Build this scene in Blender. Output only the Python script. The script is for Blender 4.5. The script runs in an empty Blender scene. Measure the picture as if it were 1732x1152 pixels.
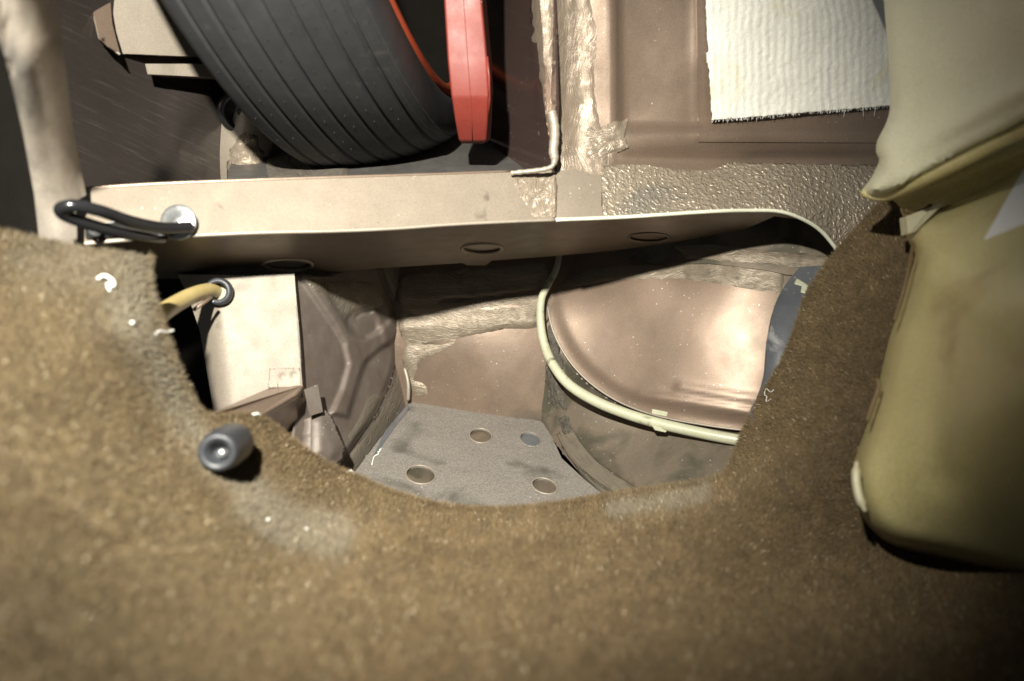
import bpy, math, random
import numpy as np
from mathutils import Vector, Matrix
from mathutils.geometry import delaunay_2d_cdt
random.seed(4); rng = np.random.default_rng(4)
sc = bpy.context.scene; col = sc.collection
# ------------------------------------------------------------------ camera, light, exposure
F = 1251.0
cam_d = bpy.data.cameras.new('camera'); cam = bpy.data.objects.new('camera', cam_d); col.objects.link(cam)
cam_d.sensor_width = 36; cam_d.lens = F / 1732 * 36
cam.rotation_euler = (math.radians(90), 0, 0)
cam_d.clip_start = 0.01; cam_d.clip_end = 50
cam_d.dof.use_dof = True; cam_d.dof.focus_distance = 0.76; cam_d.dof.aperture_fstop = 3.6
sc.camera = cam
w = bpy.data.worlds.new('World'); sc.world = w; w.use_nodes = True
bg = w.node_tree.nodes['Background']; bg.inputs[0].default_value = (0.88, 0.97, 1.0, 1); bg.inputs[1].default_value = 0.085
ld = bpy.data.lights.new('hand_flash', 'SPOT'); ld.energy = 106; ld.color = (1, 0.965, 0.85)
ld.shadow_soft_size = 0.012; ld.spot_size = math.radians(89); ld.spot_blend = 1.0
lo = bpy.data.objects.new('hand_flash', ld); col.objects.link(lo); lo.location = (-0.115, -0.09, 0.275)
tgt = Vector((-0.185, 0.60, 0.075)); lo.rotation_euler = (tgt - lo.location).to_track_quat('-Z', 'Y').to_euler()
sc.view_settings.view_transform = 'Standard'; sc.view_settings.look = 'None'; sc.view_settings.exposure = 0

# ------------------------------------------------------------------ maths helpers
def P(px, py, Y): return Vector(((px - 866) / F * Y, Y, (576 - py) / F * Y))
def lerp_tab(tab, x): return np.interp(x, [t[0] for t in tab], [t[1] for t in tab])
def surf(ctrl):
    """depth over a patch of the shell: thin plate through measured points (1/Y, so planes stay planes)"""
    c = np.array(ctrl, float); xy = c[:, :2] / 1000; v = 1 / c[:, 2]; n = len(c)
    if n == 3:
        s = np.linalg.solve(np.c_[np.ones(3), xy], v)
        return lambda x, y: 1 / (s[0] + s[1] * np.asarray(x) / 1000 + s[2] * np.asarray(y) / 1000)
    def U(r2): return np.where(r2 > 1e-12, r2 * np.log(np.maximum(r2, 1e-12)), 0)
    K = U(((xy[:, None] - xy[None]) ** 2).sum(-1)) + np.eye(n) * 1e-5
    Pm = np.c_[np.ones(n), xy]
    A = np.block([[K, Pm], [Pm.T, np.zeros((3, 3))]]); s = np.linalg.solve(A, np.r_[v, 0, 0, 0])
    def f(x, y):
        x = np.asarray(x, float) / 1000; y = np.asarray(y, float) / 1000
        r = s[n] + s[n + 1] * x + s[n + 2] * y
        for i in range(n): r = r + s[i] * U((x - xy[i, 0]) ** 2 + (y - xy[i, 1]) ** 2)
        return 1 / r
    return f
def vnoise(x, y, seed=0):
    x = np.asarray(x, float); y = np.asarray(y, float)
    xi = np.floor(x).astype(np.int64); yi = np.floor(y).astype(np.int64); fx = x - xi; fy = y - yi
    fx = fx * fx * (3 - 2 * fx); fy = fy * fy * (3 - 2 * fy)
    def h(a, b):
        n = (a * 374761393 + b * 668265263 + seed * 974711) & 0x7fffffff
        n = ((n ^ (n >> 13)) * 1274126177) & 0x7fffffff
        return ((n ^ (n >> 16)) & 0xffff) / 65535.0
    return (h(xi, yi) * (1 - fx) + h(xi + 1, yi) * fx) * (1 - fy) + (h(xi, yi + 1) * (1 - fx) + h(xi + 1, yi + 1) * fx) * fy
def fbm(x, y, seed=0, o=4):
    r = 0; a = .5
    for i in range(o): r = r + a * (vnoise(x, y, seed + i) - .5); x = x * 2.03; y = y * 2.03; a *= .5
    return r
def seg_d(x, y, pl):
    d = np.full(np.shape(x), 1e9); x = np.asarray(x, float); y = np.asarray(y, float)
    for (ax, ay), (bx, by) in zip(pl[:-1], pl[1:]):
        L = (bx - ax) ** 2 + (by - ay) ** 2
        t = np.clip(((x - ax) * (bx - ax) + (y - ay) * (by - ay)) / L, 0, 1)
        d = np.minimum(d, np.hypot(x - ax - t * (bx - ax), y - ay - t * (by - ay)))
    return d
def sstep(a, b, x): t = np.clip((x - a) / (b - a), 0, 1); return t * t * (3 - 2 * t)
def inside(x, y, poly):
    r = np.zeros(np.shape(x), bool); n = len(poly)
    for i in range(n):
        x1, y1 = poly[i]; x2, y2 = poly[(i + 1) % n]
        if y1 == y2: continue
        r ^= ((y1 > y) != (y2 > y)) & (x < (x2 - x1) * (y - y1) / (y2 - y1) + x1)
    return r
def densify(poly, step, rough=0, seed=0, closed=True):
    out = []; n = len(poly)
    for i in range(n if closed else n - 1):
        a = poly[i]; b = poly[(i + 1) % n]; k = max(1, int(math.dist(a, b) / step))
        for j in range(k): out.append((a[0] + (b[0] - a[0]) * j / k, a[1] + (b[1] - a[1]) * j / k))
    if not closed: out.append(poly[-1])
    if rough:
        o = []
        for x, y in out:
            o.append((x + rough * 2 * float(fbm(x * .06, y * .06, seed + 3)) , y + rough * 2 * float(fbm(x * .06, y * .06, seed + 9))))
        out = o
    return out
def spline(pts, n=8, closed=False):
    p = [tuple(q) for q in pts]; N = len(p); out = []
    for i in range(N if closed else N - 1):
        g = lambda k: p[(i + k) % N] if closed else p[min(max(i + k, 0), N - 1)]
        a, b, c, d = g(-1), g(0), g(1), g(2)
        for j in range(n):
            t = j / n
            out.append(tuple(.5 * (2 * b[m] + (c[m] - a[m]) * t + (2 * a[m] - 5 * b[m] + 4 * c[m] - d[m]) * t * t + (3 * b[m] - a[m] - 3 * c[m] + d[m]) * t ** 3) for m in range(len(b))))
    if not closed: out.append(p[-1])
    return out
# ------------------------------------------------------------------ object helpers
def thing(name, label, cat, loc=(0, 0, 0), group=None):
    o = bpy.data.objects.new(name, None); col.objects.link(o); o.location = loc
    o.empty_display_size = .02; o['label'] = label; o['category'] = cat
    if group: o['group'] = group
    return o
def tag(o, label, cat, group=None):
    o['label'] = label; o['category'] = cat
    if group: o['group'] = group
    return o
def link(name, me, m=None, parent=None, smooth=True):
    if m and not len(me.materials): me.materials.append(m)
    if smooth: me.shade_smooth()
    o = bpy.data.objects.new(name, me); col.objects.link(o)
    if parent:
        o.parent = parent; o.matrix_parent_inverse = Matrix.Translation(-parent_loc(parent))
    return o
def parent_loc(p):
    return p.location.copy() if p.type == 'EMPTY' else Vector((0, 0, 0))
def mesh(name, verts, faces, m=None, parent=None, smooth=True):
    me = bpy.data.meshes.new(name); me.from_pydata([tuple(v) for v in verts], [], faces); me.update()
    return link(name, me, m, parent, smooth)
def panel(name, f, outline, m, parent=None, step=14, thick=.0015, disp=None, holes=(), lift=0, rough=0, seed=0, label=None, bevel=0, keep=1.0):
    """sheet metal (or sealer, felt...) patch cut to an outline on surface f, given real thickness"""
    ol = densify(outline, step * .7, rough, seed); hs = [densify(h, step * .5) for h in holes]
    xs = np.array(ol); x0, y0 = xs.min(0); x1, y1 = xs.max(0)
    gx, gy = np.meshgrid(np.arange(x0 + step / 2, x1, step), np.arange(y0 + step / 2, y1, step)); gx = gx.ravel(); gy = gy.ravel()
    gx = gx + (np.arange(len(gx)) % 2) * .01
    ok = inside(gx, gy, ol); d = seg_d(gx, gy, ol + [ol[0]]); ok &= d > step * .4
    for h in hs: ok &= ~inside(gx, gy, h) & (seg_d(gx, gy, h + [h[0]]) > step * .3)
    pts = list(ol); edges = [(i, (i + 1) % len(ol)) for i in range(len(ol))]
    for h in hs:
        b = len(pts); pts += h; edges += [(b + i, b + (i + 1) % len(h)) for i in range(len(h))]
    pts += list(zip(gx[ok].tolist(), gy[ok].tolist()))
    vo, _, fo, *_ = delaunay_2d_cdt([Vector(p) for p in pts], edges, [], 0, 1e-4)
    V = np.array([tuple(v) for v in vo]); T = [t for t in fo]
    c = np.array([V[list(t)].mean(0) for t in T]); k = inside(c[:, 0], c[:, 1], ol)
    for h in hs: k &= ~inside(c[:, 0], c[:, 1], h)
    T = [t for t, q in zip(T, k) if q]
    Y = f(V[:, 0], V[:, 1])
    if disp is not None: Y = Y - disp(V[:, 0], V[:, 1])
    Y = Y - lift
    if 'seal' in name or 'seam' in name:                            # brushed-on sealer thins out to nothing at its border
        Y = Y + .0022 * (1 - sstep(0, 9, seg_d(V[:, 0], V[:, 1], ol + [ol[0]])))
    co = np.c_[(V[:, 0] - 866) / F * Y, Y, (576 - V[:, 1]) / F * Y]
    # orient the normals to the open side
    t0 = T[len(T) // 2]; n = np.cross(co[t0[1]] - co[t0[0]], co[t0[2]] - co[t0[0]])
    if n @ co[t0[0]] > 0: T = [t[::-1] for t in T]
    me = bpy.data.meshes.new(name); me.from_pydata(co.tolist(), [], T)
    uv = me.uv_layers.new(name='UVMap'); li = np.empty(len(me.loops), int); me.loops.foreach_get('vertex_index', li)
    sc_ = f(V[:, 0].mean(), V[:, 1].mean()) / F
    uv.data.foreach_set('uv', (V[li] * sc_ * 10).ravel())        # decimetres along the sheet
    me.update(); o = link(name, me, m, parent)
    if thick:
        s = o.modifiers.new('thickness', 'SOLIDIFY'); s.thickness = thick; s.offset = -1
        if step >= 5: es = o.modifiers.new('crisp_edges', 'EDGE_SPLIT'); es.split_angle = math.radians(50)
    if bevel:
        b = o.modifiers.new('rounding', 'BEVEL'); b.width = bevel; b.segments = 3; b.limit_method = 'ANGLE'; b.angle_limit = math.radians(40)
    if label: o['label'] = label
    return o
def tube(name, pts, r, m, parent=None, seg=14, caps=True, flat=1.0):
    pts = [Vector(p) for p in pts]; n = len(pts); rr = r if hasattr(r, '__len__') else [r] * n
    V = []; Fc = []; prev = None
    for i, p in enumerate(pts):
        t = (pts[min(i + 1, n - 1)] - pts[max(i - 1, 0)]).normalized()
        if prev is None: a = t.cross(Vector((0, 0, 1)) if abs(t.z) < .9 else Vector((1, 0, 0))).normalized()
        else: a = (prev - t * prev.dot(t)).normalized()
        prev = a; b = t.cross(a)
        for k in range(seg):
            an = 2 * math.pi * k / seg; V.append(p + (a * math.cos(an) + b * math.sin(an) * flat) * rr[i])
    for i in range(n - 1):
        for k in range(seg):
            k2 = (k + 1) % seg; Fc.append((i * seg + k, i * seg + k2, (i + 1) * seg + k2, (i + 1) * seg + k))
    if caps: Fc += [tuple(range(seg))[::-1], tuple((n - 1) * seg + k for k in range(seg))]
    return mesh(name, V, Fc, m, parent)
def lathe(name, prof, m, M=Matrix(), parent=None, seg=48, closed=False, arc=(0, 2 * math.pi)):
    """profile (axial, radius) spun round local X, placed by matrix M"""
    V = []; Fc = []; n = len(prof); full = arc[1] - arc[0] > 6.28; S = seg if full else seg + 1
    for j in range(S):
        a = arc[0] + (arc[1] - arc[0]) * j / seg
        for x, r in prof: V.append(M @ Vector((x, r * math.cos(a), r * math.sin(a))))
    for j in range(seg):
        j2 = (j + 1) % S
        for i in range(n - 1 if not closed else n): i2 = (i + 1) % n; Fc.append((j * n + i, j * n + i2, j2 * n + i2, j2 * n + i))
    return mesh(name, V, Fc, m, parent)
def frame(o, x, up=(0, 0, 1)):
    x = Vector(x).normalized(); y = Vector(up).cross(x)
    y = y.normalized() if y.length > 1e-4 else Vector((0, 1, 0)); z = x.cross(y)
    M = Matrix((x, y, z)).transposed().to_4x4(); M.translation = Vector(o); return M
def ell(cx, cy, rx, ry, n=28, rot=0):
    return [(cx + rx * math.cos(t) * math.cos(rot) - ry * math.sin(t) * math.sin(rot), cy + rx * math.cos(t) * math.sin(rot) + ry * math.sin(t) * math.cos(rot)) for t in [2 * math.pi * i / n for i in range(n)]]
# ------------------------------------------------------------------ materials
def mat(name, c1, c2=None, metal=0., rough=.5, vs=30, fine=900, fb=.15, stroke=None, dust=0., dirt=None, scratch=0., blotch=None, coat=0., sss=0., rvar=.15, bumpd=.0006, lump=None, spec=.5, fmix=.35):
    m = bpy.data.materials.new(name); m.use_nodes = True; nt = m.node_tree; N = nt.nodes; L = nt.links
    b = N['Principled BSDF']; b.inputs['Metallic'].default_value = metal; b.inputs['Roughness'].default_value = rough
    b.inputs['Specular IOR Level'].default_value = spec
    if coat: b.inputs['Coat Weight'].default_value = coat; b.inputs['Coat Roughness'].default_value = .12
    if sss:
        b.inputs['Subsurface Weight'].default_value = sss; b.inputs['Subsurface Radius'].default_value = (.02, .014, .006); b.inputs['Subsurface Scale'].default_value = .5
    tc = N.new('ShaderNodeTexCoord')
    def noise(s, det=5, dist=0, vec=None, ro=.55):
        n = N.new('ShaderNodeTexNoise'); n.inputs['Scale'].default_value = s; n.inputs['Detail'].default_value = det; n.inputs['Distortion'].default_value = dist
        n.inputs['Roughness'].default_value = ro; L.new(vec or tc.outputs['Object'], n.inputs['Vector']); return n.outputs['Fac']
    def ramp(v, a, bb, ca=(0, 0, 0, 1), cb=(1, 1, 1, 1)):
        r = N.new('ShaderNodeValToRGB'); r.color_ramp.elements[0].position = a; r.color_ramp.elements[1].position = bb
        r.color_ramp.elements[0].color = ca; r.color_ramp.elements[1].color = cb; L.new(v, r.inputs[0]); return r.outputs[0]
    def mix(fac, a, bb, mode='MIX'):
        x = N.new('ShaderNodeMix'); x.data_type = 'RGBA'; x.blend_type = mode
        if isinstance(fac, float): x.inputs[0].default_value = fac
        else: L.new(fac, x.inputs[0])
        for s, q in ((6, a), (7, bb)):
            if isinstance(q, tuple): x.inputs[s].default_value = (*q[:3], 1)
            else: L.new(q, x.inputs[s])
        return x.outputs[2]
    def mathn(op, a, bb):
        x = N.new('ShaderNodeMath'); x.operation = op
        for i, q in enumerate((a, bb)):
            if isinstance(q, (int, float)): x.inputs[i].default_value = q
            else: L.new(q, x.inputs[i])
        return x.outputs[0]
    c2 = c2 or tuple(v * .7 for v in c1)
    c = mix(ramp(noise(vs, 6), .35, .68), c1, c2)
    c = mix(fmix, c, mix(ramp(noise(fine, 2), .3, .7), tuple(v * .6 for v in c1), tuple(min(1, v * 1.35) for v in c1)))
    if blotch:                                                    # stains with a shape of their own
        c = mix(ramp(noise(blotch[1], 4, 1.2), blotch[2], blotch[2] + .1), c, blotch[0])
    if dirt: c = mix(ramp(noise(dirt[1], 8, .6), dirt[2], dirt[2] + .12), c, dirt[0])
    if dust:
        v = N.new('ShaderNodeTexVoronoi'); v.inputs['Scale'].default_value = 160; L.new(tc.outputs['Object'], v.inputs['Vector'])
        sp = ramp(v.outputs['Distance'], .05, .13, (1, 1, 1, 1), (0, 0, 0, 1))
        k = mathn('MULTIPLY', sp, ramp(noise(26, 3), .56 - dust * .1, .66))
        c = mix(k, c, (.62, .60, .55))
    L.new(c, b.inputs['Base Color'])
    rn = mathn('ADD', mathn('MULTIPLY', noise(vs * 2.5, 5), rvar * 2), rough - rvar); L.new(rn, b.inputs['Roughness'])
    h = mathn('MULTIPLY', noise(fine, 3), fb)
    h = mathn('ADD', h, mathn('MULTIPLY', noise(vs * 1.5, 3), fb * 2.5))
    if stroke:                                                    # brushed seam sealer: (angle, amount, scale)
        mp = N.new('ShaderNodeMapping'); mp.inputs['Rotation'].default_value = (0, 0, stroke[0]); L.new(tc.outputs['UV'], mp.inputs[0])
        n0 = N.new('ShaderNodeTexNoise'); n0.inputs['Scale'].default_value = 3.2; n0.inputs['Detail'].default_value = 2; L.new(mp.outputs[0], n0.inputs[0])
        ad = N.new('ShaderNodeVectorMath'); ad.operation = 'MULTIPLY_ADD'; L.new(n0.outputs['Color'], ad.inputs[0]); ad.inputs[1].default_value = (stroke[3] if len(stroke) > 3 else .5,) * 3; L.new(mp.outputs[0], ad.inputs[2])
        m2 = N.new('ShaderNodeMapping'); m2.inputs['Scale'].default_value = (2.2 * stroke[2], 34 * stroke[2], 1); L.new(ad.outputs[0], m2.inputs[0])
        ns = noise(1.0, 3, 0, m2.outputs[0]); h = mathn('ADD', h, mathn('MULTIPLY', ns, stroke[1]))
        c = mix(mathn('MULTIPLY', ramp(ns, .35, .6, (1, 1, 1, 1), (0, 0, 0, 1)), .34), c, tuple(v * .5 for v in c1)); L.new(c, b.inputs['Base Color'])
    if lump:
        h = mathn('ADD', h, mathn('MULTIPLY', ramp(noise(lump[0], 1.5, .3), .42, .68), lump[1]))
    if scratch:
        mr = N.new('ShaderNodeMapping'); mr.inputs['Rotation'].default_value = (0, 0, -.42); L.new(tc.outputs['UV'], mr.inputs[0]); mp = N.new('ShaderNodeMapping'); mp.inputs['Scale'].default_value = (.7, 16, 1); L.new(mr.outputs[0], mp.inputs[0])
        ns = noise(3., 4, 0, mp.outputs[0]); c = mix(mathn('MULTIPLY', ramp(ns, .56, .76), scratch), c, (.34, .32, .29)); L.new(c, b.inputs['Base Color'])
    bp = N.new('ShaderNodeBump'); bp.inputs['Strength'].default_value = 1; bp.inputs['Distance'].default_value = bumpd; L.new(h, bp.inputs['Height']); L.new(bp.outputs[0], b.inputs['Normal'])
    return m
BRZ = (.30, .205, .15)
M = {}
M['paint'] = mat('bronze_paint', (.178, .126, .092), (.14, .104, .08), .5, .42, 22, dust=.6, dirt=((.085, .074, .055), 12, .56), rvar=.12)
M['paint_dusty'] = mat('bronze_paint_dusty', (.165, .13, .098), (.125, .106, .08), .4, .48, 30, dust=1., dirt=((.075, .068, .048), 16, .50), rvar=.12)
M['arch'] = mat('wheel_arch_paint', (.20, .143, .106), (.16, .118, .09), .50, .45, 14, dust=.8, dirt=((.105, .095, .073), 9, .54), fb=.08, rvar=.11, blotch=((.24, .19, .145), 30, .70))
M['beam'] = mat('beam_paint', (.255, .213, .168), (.222, .186, .148), .35, .38, 18, fb=.06, dust=.3, blotch=((.205, .165, .126), 9, .6), dirt=((.12, .10, .075), 60, .66), rvar=.12)
M['under'] = mat('beam_underside_shaded', (.16, .125, .09), (.12, .097, .07), .5, .45, 20, fb=.1, dirt=((.11, .10, .055), 14, .6))  # crossmember paint repeated darker, so the shade underneath sits in the colour
M['pale'] = mat('pale_metal', (.29, .25, .205), (.25, .215, .17), .3, .5, 24, dust=.5, dirt=((.19, .165, .14), 20, .62))
M['pillar'] = mat('pillar_metal', (.38, .33, .275), (.25, .22, .195), .4, .45, 20, fb=.2, dirt=((.17, .16, .145), 18, .58))
M['brown'] = mat('brown_panel', (.225, .165, .125), (.19, .142, .109), .55, .36, 20, fb=.1, dust=.2, rvar=.08)
M['stamp'] = mat('stamped_panel', (.105, .080, .066), (.18, .158, .14), .2, .6, 26, fb=.3, dust=.3)
M['floor'] = mat('grainy_floor', (.19, .17, .15), (.14, .128, .115), .05, .70, 18, fine=560, fb=1.3, dust=.35, dirt=((.085, .076, .064), 15, .57), rvar=.05, fmix=.75)
M['box'] = mat('cream_box_paint', (.215, .183, .147), (.19, .162, .131), .15, .6, 24, dust=.5, dirt=((.12, .105, .085), 26, .58), blotch=((.165, .12, .085), 11, .64), fb=.05)
M['seal_v'] = mat('sealer_upright', (.27, .215, .165), (.225, .18, .138), .4, .42, 30, stroke=(1.5, 1.2, 2.6, .3), bumpd=.0007)
M['seal_d'] = mat('sealer_slanting', (.19, .163, .128), (.15, .13, .104), .3, .42, 30, stroke=(1.147, 1.5, 2.6, .3), bumpd=.0009)
M['seal_r'] = mat('sealer_ribbed', (.20, .17, .13), (.15, .13, .104), .3, .42, 30, stroke=(-.8, 1.7, 2.2, .12), bumpd=.0011)
M['seal_h'] = mat('sealer_level', (.215, .175, .13), (.175, .142, .107), .35, .46, 30, stroke=(-.08, 1.2, 2.6, .3), bumpd=.0007, dust=.3, dirt=((.09, .078, .058), 24, .60))
M['seal_s'] = mat('sealer_swirl', (.30, .245, .19), (.255, .208, .16), .4, .36, 30, stroke=(.9, 1.4, 1.6, 1.3), bumpd=.0009)
M['seal_dark'] = mat('sealer_dark', (.16, .14, .12), (.24, .21, .18), .35, .38, 30, stroke=(.2, 1.8, 1.5, 1.2), bumpd=.0011)
M['stone'] = mat('stone_chip_paint', (.28, .232, .178), (.235, .195, .15), .4, .38, 30, lump=(260, 1.3), bumpd=.0008, dust=.3, dirt=((.18, .165, .14), 12, .6))
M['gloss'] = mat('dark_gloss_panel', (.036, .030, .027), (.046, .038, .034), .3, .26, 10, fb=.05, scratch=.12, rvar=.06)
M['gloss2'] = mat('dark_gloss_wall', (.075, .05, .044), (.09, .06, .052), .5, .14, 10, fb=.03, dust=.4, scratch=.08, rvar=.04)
M['recess'] = mat('recess_floor_paint', (.10, .095, .09), (.15, .14, .13), .4, .42, 30, fb=.3, stroke=(.1, .35, 2., .9))
M['dark'] = mat('cavity_shade_black', (.008, .007, .006), None, .0, .8, spec=.05)  # near-black base puts the shade of deep gaps into the colour
M['rubber'] = mat('tyre_rubber', (.015, .0155, .0165), (.021, .021, .021), 0, .52, 60, fine=1400, fb=.25, rvar=.08, blotch=((.038, .036, .032), 22, .63), spec=.4)
M['blackr'] = mat('black_rubber', (.018, .018, .019), None, 0, .38, 40, fb=.1)
M['greyr'] = mat('grey_rubber', (.028, .030, .035), (.02, .022, .026), 0, .42, 40, fb=.3, dust=.4)
M['red'] = mat('red_plastic', (.15, .024, .017), (.125, .019, .013), 0, .5, 30, fb=.05, dust=.4, spec=.35, blotch=((.18, .075, .06), 40, .68), scratch=.25)
M['orange'] = mat('orange_red_rim_paint', (.26, .045, .018), None, .1, .4, 30, dirt=((.12, .035, .015), 40, .6))
M['fabric'] = mat('white_woven_pad', (.74, .715, .65), (.66, .645, .59), 0, .85, 30, fine=1100, fb=1.3, blotch=((.66, .62, .48), 12, .6), bumpd=.0006)
M['tank'] = mat('yellowed_plastic', (.50, .44, .215), (.40, .34, .15), 0, .36, 9, fine=500, fb=.05, sss=.15, dirt=((.27, .175, .06), 7, .62), rvar=.06)
M['tank2'] = mat('greyish_plastic', (.56, .545, .40), (.58, .56, .40), 0, .45, 7, fine=700, fb=.1, sss=.1)
M['tank3'] = mat('pale_plastic_edge', (.40, .37, .25), None, 0, .4, 20, fb=.05)
M['stain'] = mat('brown_glue_stain', (.07, .04, .012), (.12, .08, .03), 0, .6, 60)
M['white'] = mat('white_sticker', (.78, .80, .84), (.74, .76, .80), 0, .45, 20, fb=.02)
M['cream'] = mat('cream_plastic_tube', (.40, .40, .29), (.33, .325, .225), 0, .4, 25, fb=.08, sss=.08, dirt=((.10, .09, .055), 40, .60))
M['tan'] = mat('yellowed_hose', (.42, .33, .15), (.35, .27, .11), 0, .38, 25, fb=.05, sss=.1)
M['flap'] = mat('blue_grey_rubber_flap', (.055, .06, .068), (.10, .102, .11), 0, .40, 18, fb=.2, dust=.4, blotch=((.20, .20, .20), 16, .60))
M['blackrod'] = mat('black_coated_rod', (.012, .012, .013), None, 0, .2, 30, fb=.02, rvar=.04)
M['steel'] = mat('zinc_steel', (.42, .43, .43), (.30, .31, .32), .8, .35, 60, fb=.3)
M['lint'] = mat('white_lint', (.80, .80, .74), None, 0, .8)
M['cbase'] = mat('carpet_backing', (.055, .036, .02), None, 0, .95)
M['blueplug'] = mat('blue_grey_plug', (.125, .13, .14), None, .2, .42, 40, fb=.2, dust=.4)
M['rim_edge'] = mat('pale_cut_edge', (.62, .62, .50), None, .1, .45, 30, fb=.2)
M['grit'] = mat('grimy_sealer', (.045, .038, .03), (.11, .095, .07), .1, .55, 160, fb=1., dust=1., bumpd=.0012)

# ================================================================== THE CAR BODY SHELL
body = thing('boot_side_well', 'bronze painted steel body shell with an open side well, wheel arch and crossmember', 'car body', (0, .75, 0))
# --- crossmember
beamF = surf([(110, 330, .545), (110, 410, .530), (500, 305, .60), (500, 388, .585), (940, 290, .668), (940, 372, .652), (700, 298, .632), (700, 380, .616)])
top = [(104, 322), (250, 312), (420, 305), (600, 299), (760, 294), (865, 290), (935, 288)]
bot = [(940, 371), (860, 374), (760, 379), (660, 386), (560, 389), (460, 391), (400, 394), (260, 400), (135, 412), (128, 380)]
beam = panel('crossmember', beamF, top + bot, M['beam'], body, 10, .002, disp=lambda x, y: .0005 * fbm(x * .02, y * .02, 5))
edge_pts = [(122, 414), (260, 402), (400, 395), (480, 392.5), (560, 391), (660, 387), (760, 380), (860, 375), (940, 372)]
tube('folded_edge', [P(x, y, float(beamF(x, y)) + .0008) for x, y in spline(edge_pts, 5)], .0016, M['pale'], beam, 8)
tube('rolled_edge', [P(x, y, float(beamF(x, y)) + .0006) for x, y in spline([(100, 322), (250, 312), (420, 305), (600, 299), (760, 294), (862, 290)], 5)], .0014, M['brown'], beam, 8)
ledge_edge = [(940, 372), (1060, 367), (1200, 358), (1270, 356), (1320, 358), (1360, 372), (1392, 394), (1424, 434)]
ledgeF = surf([(940, 372, .652), (1200, 358, .672), (1424, 434, .70), (1500, 400, .70), (940, 285, .668), (1200, 285, .709), (1480, 285, .722), (1340, 365, .683)])
tube('cut_edge', [P(x, y, float(ledgeF(x, y)) - .0030) for x, y in spline(ledge_edge, 6)], .0018, M['rim_edge'], body, 8)
# underside of the crossmember, running away and down, with three flanged holes
near = [(x, y) for x, y in spline(edge_pts, 2)] + spline(ledge_edge[1:6], 2)
far = [(1310, 366), (1260, 388), (1150, 408), (1040, 424), (940, 433), (860, 439), (832, 441), (822, 449), (790, 449), (782, 445), (640, 454), (560, 461), (470, 469), (250, 472), (120, 440)]
uc = []
for x, y in edge_pts + ledge_edge[1:5]:
    Yb = float(beamF(x, y)) if x <= 940 else float(ledgeF(x, y)); uc.append((x, y, Yb + .001))
for x, y in [(120, 472), (250, 472), (470, 469), (640, 454), (790, 447), (940, 433), (1040, 424), (1150, 416), (1310, 405)]:
    uc.append((x, y, float(lerp_tab([(120, .64), (640, .755), (940, .81), (1310, .825)], x))))
underF = surf(uc)
holes = [ell(487, 447, 40, 9.5, rot=-.02), ell(815, 420, 33, 8), ell(1097, 401, 34, 7.5, rot=-.02)]
ud = lambda x, y: sum(.0022 * np.exp(-((((x - cx) / rx) ** 2 + ((y - cy) / ry) ** 2 - 1) / .55) ** 2) for cx, cy, rx, ry in ((487, 447, 48, 13), (815, 420, 40, 11))) + .0025 * np.exp(-((seg_d(x, y, [(250, 452), (470, 452), (640, 440), (790, 434), (940, 421), (1060, 411)])) / 5.) ** 2)
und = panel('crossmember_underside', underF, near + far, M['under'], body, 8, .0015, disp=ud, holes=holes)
for cx, cy, rx, ry, dy in ((487, 447, 41, 10, 1), (815, 420, 34, 8.5, 1), (1097, 401, 34, 7.5, 0)):
    Pn = [P(x, y, float(underF(x, y)) - .0008) for x, y in ell(cx, cy, rx, ry, 36)]
    tube('hole_flange', Pn + [Pn[0]], .0019 if dy else .0012, M['pale'] if dy else M['under'], und, 8, caps=False)  # first two flanges get paler metal to paint in a lit lip
    panel('inner_sheet', lambda x, y: underF(x, y) + .007, ell(cx, cy + 1, rx + 5, ry + 5), M['pale'] if dy else M['under'], und, 14)  # paler sheet behind those two holes imitates light caught inside
# --- right hand inner panel above the well
rp = surf([(930, 0, .64), (930, 280, .668), (1045, 0, .66), (1045, 225, .69), (1480, 0, .70), (1500, 225, .73), (1200, 100, .68), (1300, 260, .715), (1045, 280, .683), (1480, 285, .725)])
def rp_d(x, y):
    xe = x + .02 * (200 - y); k = 1 - sstep(1040, 1056, xe)                       # pressed wall of the recess, rising towards its rim
    d = .0105 * np.clip((xe - 985) / 52, 0, 1) ** .8 * k * (1 - sstep(212, 275, y))
    d = d + .010 * sstep(206, 226, y) * (1 - sstep(226, 288, y)) * (1 - k)
    d = d - .004 * np.exp(-((y - 268) / 12) ** 2) * sstep(1020, 1060, x)
    d = d + .0010 * sstep(1164, 1180, x) * (1 - sstep(232, 246, y))
    d = d + .006 * (1 - sstep(935, 965, x)) * (1 - sstep(250, 300, y))
    return d + .0006 * fbm(x * .02, y * .02, 8)
panel('inner_panel', rp, [(915, -40), (1560, -40), (1560, 300), (1480, 290), (1040, 290), (940, 290), (925, 200)], M['brown'], body, 7, .0015, disp=rp_d)
panel('seam_sealer', rp, [(912, -40), (1002, -40), (1010, 60), (1006, 150), (1018, 215), (1050, 232), (1046, 262), (1024, 296), (1020, 372), (942, 372), (940, 200), (920, 110)], M['seal_v'], body, 5, .002, disp=lambda x, y: rp_d(x, y) + .0016 + .004 * fbm(x * .09, y * .012, 15) * (y < 300) + .001 * fbm(x * .05, y * .05, 3), rough=2,
      label='brushed sealer strip beside the spare wheel recess')
panel('sealer_patch', rp, [(985, 215), (1000, 205), (1008, 218), (1040, 205), (1062, 200), (1058, 230), (1064, 250), (1032, 264), (1020, 282), (996, 270), (986, 250)], M['seal_s'], body, 3, .001, disp=lambda x, y: rp_d(x, y) + .0034 + .004 * fbm(x * .06, y * .10, 25), rough=3)
panel('flat_panel', rp, [(1178, -40), (1560, -40), (1560, 242), (1182, 240)], M['brown'], body, 12, .002, disp=lambda x, y: rp_d(x, y) + .0014)
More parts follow.
